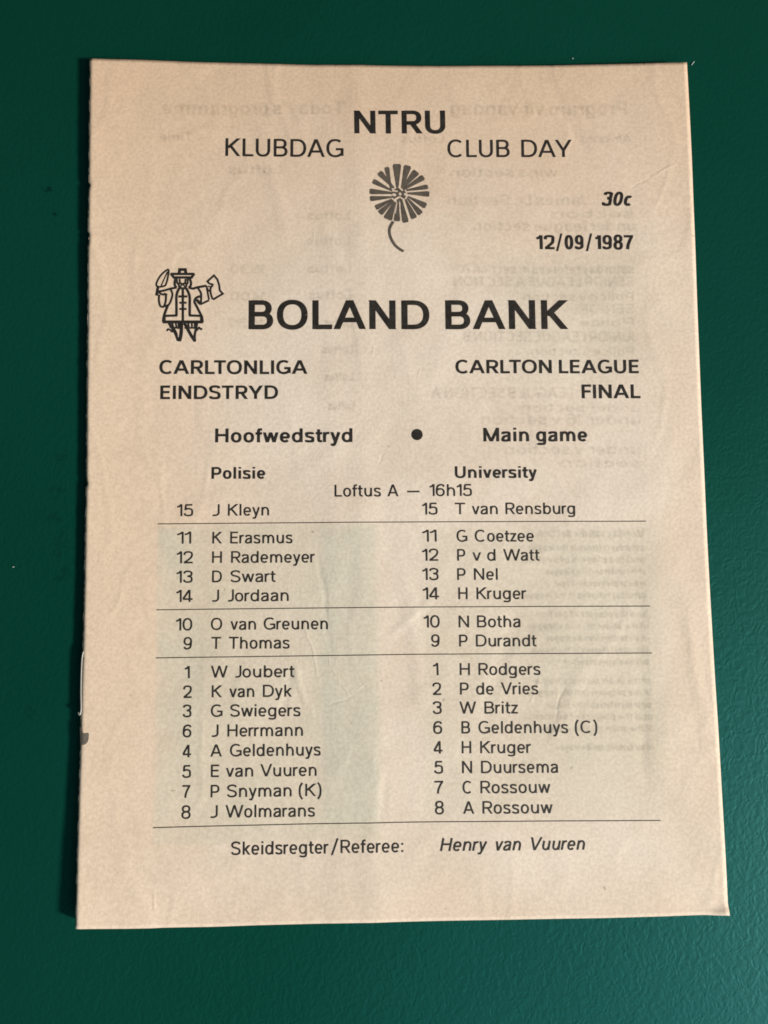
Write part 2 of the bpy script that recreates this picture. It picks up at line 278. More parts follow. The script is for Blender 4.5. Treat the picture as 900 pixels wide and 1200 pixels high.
# ---------------------------------------------------------------- light
W = bpy.data.worlds.new('World')
S.world = W
W.use_nodes = True
bg = W.node_tree.nodes['Background']
bg.inputs[0].default_value = (0.80, 0.93, 1.0, 1)
bg.inputs[1].default_value = 0.06

def area_light(name, az, el, dist, sx, sy, power, col):
    L = bpy.data.lights.new(name, 'AREA')
    L.shape = 'RECTANGLE'
    L.size, L.size_y = sx, sy
    L.energy, L.color = power, col
    o = bpy.data.objects.new(name, L)
    d = Vector((math.cos(el) * math.cos(az), math.cos(el) * math.sin(az), math.sin(el)))
    o.location = d * dist
    o.rotation_euler = d.to_track_quat('Z', 'Y').to_euler()
    C.objects.link(o)
    return o
R = math.radians
area_light('window_light', R(-26), R(34), 2.6, 0.33, 0.33, 128.0, (1.0, 0.90, 0.79))
area_light('sky_window_light', R(-63), R(39), 1.5, 0.95, 0.63, 8.2, (0.50, 0.86, 1.0))

S.view_settings.view_transform = 'Standard'
S.view_settings.look = 'None'
S.view_settings.exposure = 0.0
S.view_settings.gamma = 1.0
S.view_settings.use_curve_mapping = False

S.cycles.transparent_max_bounces = 48
S.cycles.filter_width = 1.75

# ---------------------------------------------------------------- node helpers
class NT:
    def __init__(self, name):
        self.mat = bpy.data.materials.new(name)
        self.mat.use_nodes = True
        self.t = self.mat.node_tree
        self.b = self.t.nodes['Principled BSDF']
        self.geo = self.t.nodes.new('ShaderNodeTexCoord').outputs['Object']
    def new(self, kind, **kw):
        n = self.t.nodes.new(kind)
        for k, v in kw.items():
            setattr(n, k, v)
        return n
    def put(self, sock, v):
        if isinstance(v, bpy.types.NodeSocket):
            self.t.links.new(v, sock)
        else:
            sock.default_value = v
    def m(self, op, a, b=None, c=None, clamp=False):
        n = self.new('ShaderNodeMath', operation=op, use_clamp=clamp)
        self.put(n.inputs[0], a)
        if b is not None: self.put(n.inputs[1], b)
        if c is not None: self.put(n.inputs[2], c)
        return n.outputs[0]
    def noise(self, scale, detail=3.0, rough=0.55, vec=None, dist=0.0):
        n = self.new('ShaderNodeTexNoise')
        self.put(n.inputs['Vector'], vec or self.geo)
        n.inputs['Scale'].default_value = scale
        n.inputs['Detail'].default_value = detail
        n.inputs['Roughness'].default_value = rough
        n.inputs['Distortion'].default_value = dist
        return n.outputs['Fac']
    def scaled(self, sx, sy, sz=1.0, rz=0.0):
        n = self.new('ShaderNodeMapping')
        self.put(n.inputs['Vector'], self.geo)
        n.inputs['Scale'].default_value = (sx, sy, sz)
        n.inputs['Rotation'].default_value = (0, 0, rz)
        return n.outputs[0]
    def step(self, v, lo, hi, a=0.0, b=1.0):
        n = self.new('ShaderNodeMapRange', interpolation_type='SMOOTHSTEP')
        self.put(n.inputs['Value'], v)
        for i, x in ((1, lo), (2, hi), (3, a), (4, b)):
            n.inputs[i].default_value = x
        return n.outputs[0]
    def mix(self, f, a, b, blend='MIX'):
        n = self.new('ShaderNodeMix', data_type='RGBA', blend_type=blend)
        self.put(n.inputs[0], f)
        for s, v in ((n.inputs[6], a), (n.inputs[7], b)):
            self.put(s, v if isinstance(v, bpy.types.NodeSocket) else (*v, 1))
        return n.outputs[2]
    def xyz(self):
        n = self.new('ShaderNodeSeparateXYZ')
        self.put(n.inputs[0], self.geo)
        return n.outputs
    def bump(self, h, strength, dist, prev=None):
        n = self.new('ShaderNodeBump')
        n.inputs['Strength'].default_value = strength
        n.inputs['Distance'].default_value = dist
        self.put(n.inputs['Height'], h)
        if prev is not None: self.put(n.inputs['Normal'], prev)
        return n.outputs[0]

def srgb(r, g, b):
    f = lambda c: c / 12.92 / 255 if c <= 10 else ((c / 255 + 0.055) / 1.055) ** 2.4
    return (f(r), f(g), f(b))

# ---------------------------------------------------------------- materials
def make_paper():
    n = NT('aged_newsprint')
    x, y, z = n.xyz()[:3]
    px = lambda v: v * MM
    col = n.mix(n.step(n.noise(28, 4, 0.6), 0.35, 0.65), PAPER_A, PAPER_B)
    # edges yellowed with age
    ax = n.m('ABSOLUTE', x); ay = n.m('ABSOLUTE', y)
    wob = n.m('MULTIPLY', n.m('SUBTRACT', n.noise(40, 3), 0.5), 0.022)
    edge = n.m('MAXIMUM', n.step(n.m('ADD', ax, wob), px(50), px(76)), n.step(n.m('ADD', ay, wob), px(84), px(106)))
    col = n.mix(n.m('MULTIPLY', edge, 0.36), col, PAPER_EDGE)
    left = n.m('MULTIPLY', n.step(n.m('ADD', x, wob), px(-22), px(-64)), n.step(y, px(-110), px(-20), 0.40, 0.80))
    col = n.mix(left, col, PAPER_EDGE)
    top = n.m('MULTIPLY', n.step(n.m('ADD', y, n.m('MULTIPLY', wob, 2.0)), px(30), px(112)), 0.85)
    col = n.mix(top, col, PAPER_TOP)
    # what is printed on the back of the sheet showing through
    def box(name, soft, amount, tint, streak=None):
        nonlocal col
        x0, y0, x1, y1 = PATCHES[name]
        e = n.m('MULTIPLY', n.m('SUBTRACT', n.noise(180, 3), 0.5), px(1.4))
        xx, yy = n.m('ADD', x, e), n.m('ADD', y, e)
        m1 = n.m('MULTIPLY', n.step(xx, px(x0 - soft), px(x0 + soft)), n.step(xx, px(x1 + soft), px(x1 - soft)))
        m2 = n.m('MULTIPLY', n.step(yy, px(y0 - soft), px(y0 + soft)), n.step(yy, px(y1 + soft), px(y1 - soft)))
        f = n.m('MULTIPLY', m1, m2)
        if streak: f = n.m('MULTIPLY', f, streak)
        col = n.mix(n.m('MULTIPLY', f, amount), col, tint)
    blot = n.step(n.noise(60, 4, 0.65), 0.3, 0.7, 0.45, 1.0)
    streaks = n.step(n.noise(1.0, 3, 0.6, n.scaled(150, 14)), 0.3, 0.7, 0.4, 1.0)
    box('picture', 0.6, 0.70, SHOW_TINT, blot)
    box('strip', 1.6, 0.70, SHOW_TINT2, blot)
    box('strip2', 1.5, 0.35, SHOW_TINT2, blot)
    box('para', 2.0, 0.30, SHOW_TINT, streaks)
    box('rcol', 3.0, 0.45, SHOW_TINT, blot)
    box('col', 4.0, 0.45, SHOW_TINT, blot)
    foxing = n.m('MULTIPLY', n.step(n.noise(34, 4, 0.7, n.scaled(1, 1, 1, 1.1)), 0.58, 0.78), 0.30)
    col = n.mix(foxing, col, (0.50, 0.37, 0.255))
    # pulp: fibres, flecks
    fib = n.noise(1300, 4, 0.65)
    col = n.mix(n.step(fib, 0.30, 0.70, 0.0, 1.0), n.mix(1.0, col, (0.92, 0.905, 0.89), 'MULTIPLY'), n.mix(1.0, col, (1.085, 1.085, 1.085), 'MULTIPLY'))
    spk = n.step(n.noise(420, 2, 0.5), 0.755, 0.80)
    col = n.mix(n.m('MULTIPLY', spk, 0.45), col, (0.16, 0.11, 0.075))
    n.put(n.b.inputs['Base Color'], col)
    n.b.inputs['Roughness'].default_value = 0.82
    n.b.inputs['Specular IOR Level'].default_value = 0.25
    # creases
    total = None
    wx = n.m('ADD', x, n.m('MULTIPLY', n.m('SUBTRACT', n.noise(160, 3, 0.6), 0.5), px(3.0)))
    wy = n.m('ADD', y, n.m('MULTIPLY', n.m('SUBTRACT', n.noise(150, 3, 0.6), 0.5), px(3.0)))
    for (ax_, ay_), (bx_, by_), w, s in CREASES:
        dx, dy = bx_ - ax_, by_ - ay_
        L = math.hypot(dx, dy); dx /= L; dy /= L
        rx, ry = n.m('SUBTRACT', wx, px(ax_)), n.m('SUBTRACT', wy, px(ay_))
        t = n.m('MULTIPLY_ADD', rx, dx, n.m('MULTIPLY', ry, dy))
        d = n.m('MULTIPLY_ADD', rx, -dy, n.m('MULTIPLY', ry, dx))
        along = n.m('MULTIPLY', n.step(t, 0.0, px(0.3 * L)), n.step(t, px(L), px(0.7 * L)))
        ridge = n.step(n.m('ABSOLUTE', d), 0.0, px(w * 1.8), 1.0, 0.0)
        h = n.m('MULTIPLY', n.m('MULTIPLY', ridge, along), s * w)
        total = h if total is None else n.m('ADD', total, h)
    nb = n.bump(total, 1.0, 0.00016)
    crum = n.m('ABSOLUTE', n.m('SUBTRACT', n.noise(20, 2, 0.5, None, 0.6), 0.5))
    crum2 = n.m('ABSOLUTE', n.m('SUBTRACT', n.noise(46, 2, 0.5, n.scaled(1.0, 0.55, 1.0, 0.35), 0.4), 0.5))
    nb = n.bump(n.step(crum, 0.0, 0.09, 1.0, 0.0), 0.55, 0.00016, nb)
    nb = n.bump(n.step(crum2, 0.0, 0.07, 1.0, 0.0), 0.45, 0.00010, nb)
    nb = n.bump(n.noise(30, 3, 0.5), 0.45, 0.0014, nb)
    nb = n.bump(n.noise(320, 3, 0.6), 0.20, 0.00018, nb)
    nb = n.bump(n.noise(1400, 4, 0.68), 0.36, 0.00013, nb)
    n.put(n.b.inputs['Normal'], nb)
    return n.mat

def make_ink(name, base, rough=0.5, uneven=0.25):
    n = NT(name)
    f = n.step(n.noise(900, 4, 0.7), 0.3, 0.75)
    n.put(n.b.inputs['Base Color'], n.mix(f, base, tuple(c * (1 + 2.2 * uneven) + 0.012 * uneven for c in base)))
    n.b.inputs['Roughness'].default_value = rough
    n.b.inputs['Specular IOR Level'].default_value = 0.3
    n.put(n.b.inputs['Normal'], n.bump(n.noise(620, 4, 0.6), 0.6, 0.00012))
    return n.mat

def make_show_through():
    n = NT('show_through_ink')
    n.b.inputs['Base Color'].default_value = (0.17, 0.175, 0.145, 1)
    n.b.inputs['Roughness'].default_value = 0.85
    n.b.inputs['Specular IOR Level'].default_value = 0.2
    a = n.step(n.noise(170, 3, 0.6), 0.3, 0.7, 0.011, SHOW_ALPHA)
    n.put(n.b.inputs['Alpha'], a)
    return n.mat

def make_leather():
    n = NT('green_leather')
    big = n.noise(9, 4, 0.6)
    col = n.mix(n.step(big, 0.3, 0.7), LEATHER_A, LEATHER_B)
    # dark scuffs beside the fold
    x, y, z = n.xyz()[:3]
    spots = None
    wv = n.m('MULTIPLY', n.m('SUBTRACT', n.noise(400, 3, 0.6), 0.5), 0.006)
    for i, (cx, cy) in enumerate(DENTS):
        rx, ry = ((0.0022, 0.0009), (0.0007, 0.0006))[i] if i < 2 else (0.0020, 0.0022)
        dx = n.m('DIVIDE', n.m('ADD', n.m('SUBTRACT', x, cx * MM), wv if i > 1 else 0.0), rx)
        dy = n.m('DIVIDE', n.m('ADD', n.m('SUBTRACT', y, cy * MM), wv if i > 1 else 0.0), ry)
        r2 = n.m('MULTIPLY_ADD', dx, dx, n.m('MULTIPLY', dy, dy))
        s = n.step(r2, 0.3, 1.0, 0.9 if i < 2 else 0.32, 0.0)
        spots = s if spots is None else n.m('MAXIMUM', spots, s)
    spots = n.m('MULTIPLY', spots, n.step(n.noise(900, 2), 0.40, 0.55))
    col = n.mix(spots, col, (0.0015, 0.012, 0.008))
    n.put(n.b.inputs['Base Color'], col)
    n.put(n.b.inputs['Roughness'], n.step(n.noise(14, 3), 0.3, 0.7, LEATHER_ROUGH - 0.03, LEATHER_ROUGH + 0.03))
    n.b.inputs['Specular IOR Level'].default_value = LEATHER_SPEC
    n.b.inputs['Specular Tint'].default_value = (0.10, 0.88, 1.0, 1)
    # grain: short wandering wrinkles between pebbles
    warp = n.new('ShaderNodeTexNoise'); warp.inputs['Scale'].default_value = 260; warp.inputs['Detail'].default_value = 2
    n.put(warp.inputs['Vector'], n.geo)
    add = n.new('ShaderNodeVectorMath', operation='MULTIPLY_ADD')
    n.put(add.inputs[0], warp.outputs['Color']); add.inputs[1].default_value = (0.0035, 0.0035, 0.0)
    n.put(add.inputs[2], n.scaled(1.0, 0.78, 0.0, 0.15))
    def vor(scale):
        v = n.new('ShaderNodeTexVoronoi', feature='SMOOTH_F1')
        n.put(v.inputs['Vector'], add.outputs[0]); v.inputs['Scale'].default_value = scale
        v.inputs['Smoothness'].default_value = 0.35
        return v.outputs['Distance']
    nb = n.bump(n.noise(24, 2, 0.5), 0.05, 0.0010)
    nb = n.bump(n.noise(620, 3, 0.55, add.outputs[0], 0.8), 0.22, 0.00016, nb)
    nb = n.bump(vor(1050), 0.30, 0.00015, nb)
    nb = n.bump(n.noise(1500, 3, 0.6), 0.2, 0.00006, nb)
    n.put(n.b.inputs['Normal'], nb)
    return n.mat

def make_plain(name, base, rough=0.8, metal=0.0, uneven=0.2, scale=600):
    n = NT(name)
    f = n.step(n.noise(scale, 4, 0.6), 0.3, 0.7)
    n.put(n.b.inputs['Base Color'], n.mix(f, tuple(c * (1 - uneven) for c in base), base))
    n.b.inputs['Roughness'].default_value = rough
    n.b.inputs['Metallic'].default_value = metal
    n.put(n.b.inputs['Normal'], n.bump(n.noise(scale, 3, 0.6), 0.4, 0.0001))
    return n.mat

PAPER_A = (0.575, 0.483, 0.402)
PAPER_B = (0.615, 0.53, 0.454)
PAPER_EDGE = (0.595, 0.455, 0.340)
PAPER_TOP = (0.525, 0.378, 0.265)
SHOW_TINT = (0.50, 0.455, 0.365)
SHOW_TINT2 = (0.465, 0.455, 0.38)
SHOW_ALPHA = 0.019
LEATHER_A = (0.0014, 0.0315, 0.0182)
LEATHER_B = (0.0020, 0.0360, 0.0215)
LEATHER_ROUGH = 0.46
LEATHER_SPEC = 0.40
PAPER = make_paper()
INK = make_ink('black_printing_ink', (0.0115, 0.0095, 0.0082), 0.5, 0.5)
INK_TEXT = make_ink('thin_black_printing_ink', (0.0135, 0.0105, 0.0090), 0.5, 0.5)
INK_FLOWER = make_ink('grey_printing_ink', (0.062, 0.050, 0.040), 0.6, 0.3)
GHOST = make_show_through()
LEATHER = make_leather()
PAGE = make_plain('page_paper', (0.62, 0.52, 0.38))
STEEL = make_plain('dull_steel', (0.30, 0.30, 0.285), 0.55, 1.0, 0.15, 90)
TORN_GREY = make_plain('grey_torn_paper', (0.135, 0.115, 0.092), 0.85, 0.0, 0.3)
LINT_WHITE = make_plain('white_lint', (0.30, 0.38, 0.35), 0.9)

# ---------------------------------------------------------------- page shape
def page_height(x, y):
    """height of the front cover over the table in mm; x, y in mm from the middle of the page"""
    v = (y + 103.0) / 206.0
    d = max(0.0, x + 76.0)
    e = max(0.0, 74.0 - x)
    t = max(0.0, 104.0 - y)
    b = max(0.0, y + 104.0)
    z = 1.35 + 0.25 * math.exp(-e / 14.0)
    z += (1.25 + 0.95 * (2 * v - 1) ** 2) * math.exp(-d / 20.0)                 # the stapled fold stands up
    z += 1.7 * math.exp(-(e / 34.0) ** 1.3 - (t / 30.0) ** 1.3)                 # lifted far corner
    z += 0.9 * math.exp(-(d / 60.0) - (b / 40.0) ** 1.5)
    # old vertical fold down the middle of the page
    c = x - (-7.5 - 1.5 * v)
    z += 0.21 * math.exp(-(c / 4.2) ** 2) + 0.12 * math.exp(-((c + 7.0) / 3.0) ** 2)
    z += 0.10 * math.exp(-((x - 62 - 0.03 * y) / 5.0) ** 2)
    z += 0.12 * math.sin(0.055 * x + 0.030 * y + 0.6) * math.sin(0.041 * y - 0.02 * x)
    z += 0.07 * math.sin(0.16 * x - 0.09 * y) * math.sin(0.12 * y + 0.07 * x + 1.0)
    # curved bend near the lower left corner
    q = math.hypot((x + 73.0) * 1.0, (y + 112.0) * 0.62) - 17.0
    z += (0.20 / (1 + math.exp(q / 0.7)) + 0.10 * math.exp(-(q / 1.3) ** 2)) * math.exp(-(b / 26.0) ** 2)
    # small dog-eared corner, lower right
    k = ((x - 69.0) * 0.39 - (y + 103.1) * 0.92)
    if k > 0:
        z += 0.60 * k - 0.10 * k * k
    return z


def along(edge, t):
    """point at fraction t of a polyline (by length)"""
    L = [0.0]
    for a, b in zip(edge, edge[1:]):
        L.append(L[-1] + math.dist(a, b))
    s = t * L[-1]
    for i in range(len(edge) - 1):
        if s <= L[i + 1] or i == len(edge) - 2:
            k = (s - L[i]) / (L[i + 1] - L[i])
            a, b = edge[i], edge[i + 1]
            return (a[0] + (b[0] - a[0]) * k, a[1] + (b[1] - a[1]) * k)

def smooth_edge(edge, n=240, passes=30):
    pts = [along(edge, i / n) for i in range(n + 1)]
    for _ in range(passes):
        pts = [pts[0]] + [((a[0] + 2 * b[0] + c[0]) / 4, (a[1] + 2 * b[1] + c[1]) / 4) for a, b, c in zip(pts, pts[1:], pts[2:])] + [pts[-1]]
    return pts
E_L, E_T, E_R, E_B = (smooth_edge(e) for e in (EDGE_LEFT, EDGE_TOP, EDGE_RIGHT, EDGE_BOTTOM))
_rng = random.Random(4)
_nick = [0.05 * math.sin(i * 0.9) * _rng.random() + 0.05 * (_rng.random() - 0.5) for i in range(241)]

def page_xy(s, t, grow=0.0):
    """Coons patch over the four measured edges: s across from the fold, t down from the top"""
    l, r, a, b = along(E_L, t), along(E_R, t), along(E_T, s), along(E_B, s)
    tl, tr, bl, br = E_L[0], E_T[-1], E_L[-1], E_R[-1]
    p = []
    for k in (0, 1):
        p.append((1 - s) * l[k] + s * r[k] + (1 - t) * a[k] + t * b[k]
                 - ((1 - s) * (1 - t) * tl[k] + s * (1 - t) * tr[k] + (1 - s) * t * bl[k] + s * t * br[k]))
    if grow:
        p[0] += grow * s; p[1] += grow * (1 - 2 * t)
    return p

ROLL = 1.05                                    # radius of the worn fold
def edge_x(y):
    for a, b in zip(E_L, E_L[1:]):
        if b[1] <= y <= a[1]:
            return a[0] + (b[0] - a[0]) * (a[1] - y) / max(1e-6, a[1] - b[1])
    return E_L[0][0] if y > 0 else E_L[-1][0]

def cover_height(x, y):
    z = page_height(x, y)
    if x < -72:
        d = max(ROLL * .25, x - edge_x(y))
        if d < ROLL: z -= ROLL - math.sqrt(ROLL * ROLL - (ROLL - d) ** 2)
    return z

# ---------------------------------------------------------------- object helpers
def link(o, parent=None):
    C.objects.link(o)
    if parent is not None: o.parent = parent
    return o

def mesh_obj(name, verts, faces, mat, parent=None, smooth=True, label=None):
    me = bpy.data.meshes.new(name)
    me.from_pydata([tuple(c * MM for c in v) for v in verts], [], faces)
    me.materials.append(mat)
    if smooth:
        me.polygons.foreach_set('use_smooth', [True] * len(me.polygons))
    me.update()
    o = link(bpy.data.objects.new(name, me), parent)
    if label: o['label'] = label
    return o

# ---------------------------------------------------------------- the table
def build_table():
    n = 24; h = 650.0
    bm = bmesh.new()
    g = bmesh.ops.create_grid(bm, x_segments=n, y_segments=n, size=h * MM)
    me = bpy.data.meshes.new('leather_table_top'); bm.to_mesh(me); bm.free()
    me.materials.append(LEATHER)
    o = link(bpy.data.objects.new('table_surface', me))
    o['kind'] = 'structure'
    o['label'] = 'dark green grained leather table surface under the booklet'
    o['category'] = 'table surface'
build_table()

# ---------------------------------------------------------------- the booklet
booklet = bpy.data.objects.new('programme_booklet', None)
booklet.empty_display_size = 0.05
link(booklet)
booklet['label'] = 'aged cream stapled match programme booklet with black print on green leather'
booklet['category'] = 'booklet'

NS, NT_ = 190, 250
def sheet_grid(dz, inset, grow, ns, nt, s_to=1.0):
    verts, faces = [], []
    for j in range(nt + 1):
        t = j / nt
        for i in range(ns + 1):
            s = i / ns
            x, y = page_xy(s, t, grow)
            x += inset * (1 - s)
            verts.append((x, y, dz(page_height(x, y), s)))
    for j in range(nt):
        for i in range(ns):
            a = j * (ns + 1) + i
            faces.append((a, a + ns + 1, a + ns + 2, a + 1))
    return verts, faces

def build_cover():
    """one folded sheet: front, rounded fold down the left side, back lying on the table"""
    r = ROLL
    verts, faces = [], []
    prof_n = 14
    cols = NS + 1 + prof_n + 6
    for j in range(NT_ + 1):
        t = j / NT_
        k = t * 240; nk = _nick[int(k)]
        xe, ye = page_xy(0, t)
        xe += nk * 0.8
        for nx, ny in NICKS[:4]:
            xe += 0.42 * math.exp(-((ye - ny) / 0.5) ** 2)
        he = page_height(xe, ye)
        row = []
        for i in range(NS, -1, -1):                       # front, from the fore-edge to the fold
            s = (i / NS) ** 1.35
            x, y = page_xy(s, t)
            x = max(x, xe + r * 0.25) if i else xe + r * 0.25
            z = page_height(x, y)
            d = x - xe
            if d < r:
                z -= r - math.sqrt(max(0.0, r * r - (r - d) ** 2))
            row.append((x, y, z))
        for q in range(prof_n):                            # the fold
            f = (q + 1) / prof_n
            zz = (he - r * 0.35) * (1 - f) + 0.14 * f
            bulge = math.sin(math.pi * min(1.0, 0.25 + f * 0.75)) * 0.22
            row.append((xe + 0.12 - bulge * 0.5 + 0.9 * f * f + nk * (1 - f), ye, zz))
        for q in range(6):                                 # the back
            f = (q + 1) / 6
            xb, yb = page_xy(f * 0.985, t)
            row.append((max(xb, xe + 1.2), yb, 0.14 + 0.0 * f))
        verts += row
    for j in range(NT_):
        for i in range(cols - 1):
            a = j * cols + i
            faces.append((a, a + 1, a + cols + 1, a + cols))
    o = mesh_obj('cover', verts, faces, PAPER, booklet)
    sol = o.modifiers.new('paper_thickness', 'SOLIDIFY')
    sol.thickness = 0.11 * MM
    sol.offset = -1
    return o
cover = build_cover()

for k, (f, grow) in enumerate(((0.72, 0.10), (0.46, -0.25), (0.22, 0.05))):       # inner leaves between front and back
    v, fc = sheet_grid(lambda h, s, f=f: max(0.32 + 0.22 * (2 - 0) * f, h * f - 0.10 + 0.12 * f), 0.9, grow, 60, 80)
    o = mesh_obj('inner_page', v, fc, PAGE, booklet)
    sol = o.modifiers.new('paper_thickness', 'SOLIDIFY'); sol.thickness = 0.10 * MM; sol.offset = -1

# ---------------------------------------------------------------- printing: flat strokes laid on the page
class Print:
    """collects ink strokes in page mm and lays them on the cover as one mesh"""
    def __init__(self, lift=0.045):
        self.v, self.f, self.lift, self.k = [], [], lift, 0
    def quadstrip(self, L, Rr):
        z = self.lift + 0.0006 * (self.k % 12); self.k += 1
        b = len(self.v)
        for p, q in zip(L, Rr):
            self.v.append((p[0], p[1], z)); self.v.append((q[0], q[1], z))
        for i in range(len(L) - 1):
            self.f.append((b + 2 * i, b + 2 * i + 1, b + 2 * i + 3, b + 2 * i + 2))
    def fan(self, pts):
        z = self.lift + 0.0006 * (self.k % 12); self.k += 1
        b = len(self.v)
        self.v += [(p[0], p[1], z) for p in pts]
        self.f.append(tuple(range(b, b + len(pts))))
    def path(self, pts, wfun, closed=False, ends=None):
        """stroke with a width that depends on direction; mitred joins"""
        n = len(pts)
        L, Rr = [], []
        for i in range(n):
            a = pts[i - 1] if (i > 0 or closed) else pts[i]
            c = pts[(i + 1) % n] if (i < n - 1 or closed) else pts[i]
            if closed and i == n - 1: c = pts[1] if pts[0] == pts[-1] else pts[0]
            if closed and i == 0: a = pts[-2] if pts[0] == pts[-1] else pts[-1]
            d1 = (pts[i][0] - a[0], pts[i][1] - a[1]); d2 = (c[0] - pts[i][0], c[1] - pts[i][1])
            l1, l2 = math.hypot(*d1), math.hypot(*d2)
            if l1 < 1e-9: d1, l1 = d2, l2
            if l2 < 1e-9: d2, l2 = d1, l1
            d1 = (d1[0] / l1, d1[1] / l1); d2 = (d2[0] / l2, d2[1] / l2)
            tx, ty = d1[0] + d2[0], d1[1] + d2[1]
            l = math.hypot(tx, ty) or 1.0
            tx, ty = tx / l, ty / l
            cosh = max(0.5, tx * d1[0] + ty * d1[1])
            h = wfun(tx, ty) / 2 / cosh
            L.append((pts[i][0] - ty * h, pts[i][1] + tx * h)); Rr.append((pts[i][0] + ty * h, pts[i][1] - tx * h))
        self.quadstrip(L, Rr)
    def build(self, name, mat, parent, label=None):
        verts = [(x, y, cover_height(x, y) + z) for x, y, z in self.v]
        return mesh_obj(name, verts, self.f, mat, parent, True, label)

def curve(pts, n=9, closed=False):
    """Catmull-Rom through the points"""
    out = []
    m = len(pts)
    segs = m if closed else m - 1
    for i in range(segs):
        if closed:
            p0, p1, p2, p3 = (pts[(i + k - 1) % m] for k in range(4))
        else:
            p1, p2 = pts[i], pts[i + 1]
            p0 = pts[i - 1] if i > 0 else (2 * p1[0] - p2[0], 2 * p1[1] - p2[1])
            p3 = pts[i + 2] if i + 2 < m else (2 * p2[0] - p1[0], 2 * p2[1] - p1[1])
        for j in range(n):
            t = j / n
            out.append(tuple(0.5 * (2 * b + (c - a) * t + (2 * a - 5 * b + 4 * c - d) * t * t + (3 * b - a - 3 * c + d) * t ** 3)
                             for a, b, c, d in zip(p0, p1, p2, p3)))
    out.append(pts[0] if closed else pts[-1])
    return out

def arc(cx, cy, rx, ry, a0, a1, n=22, p=2.25):
    out = []
    for i in range(n + 1):
        a = math.radians(a0 + (a1 - a0) * i / n)
        c, s = math.cos(a), math.sin(a)
        out.append((cx + rx * math.copysign(abs(c) ** (2 / p), c), cy + ry * math.copysign(abs(s) ** (2 / p), s)))
    return out

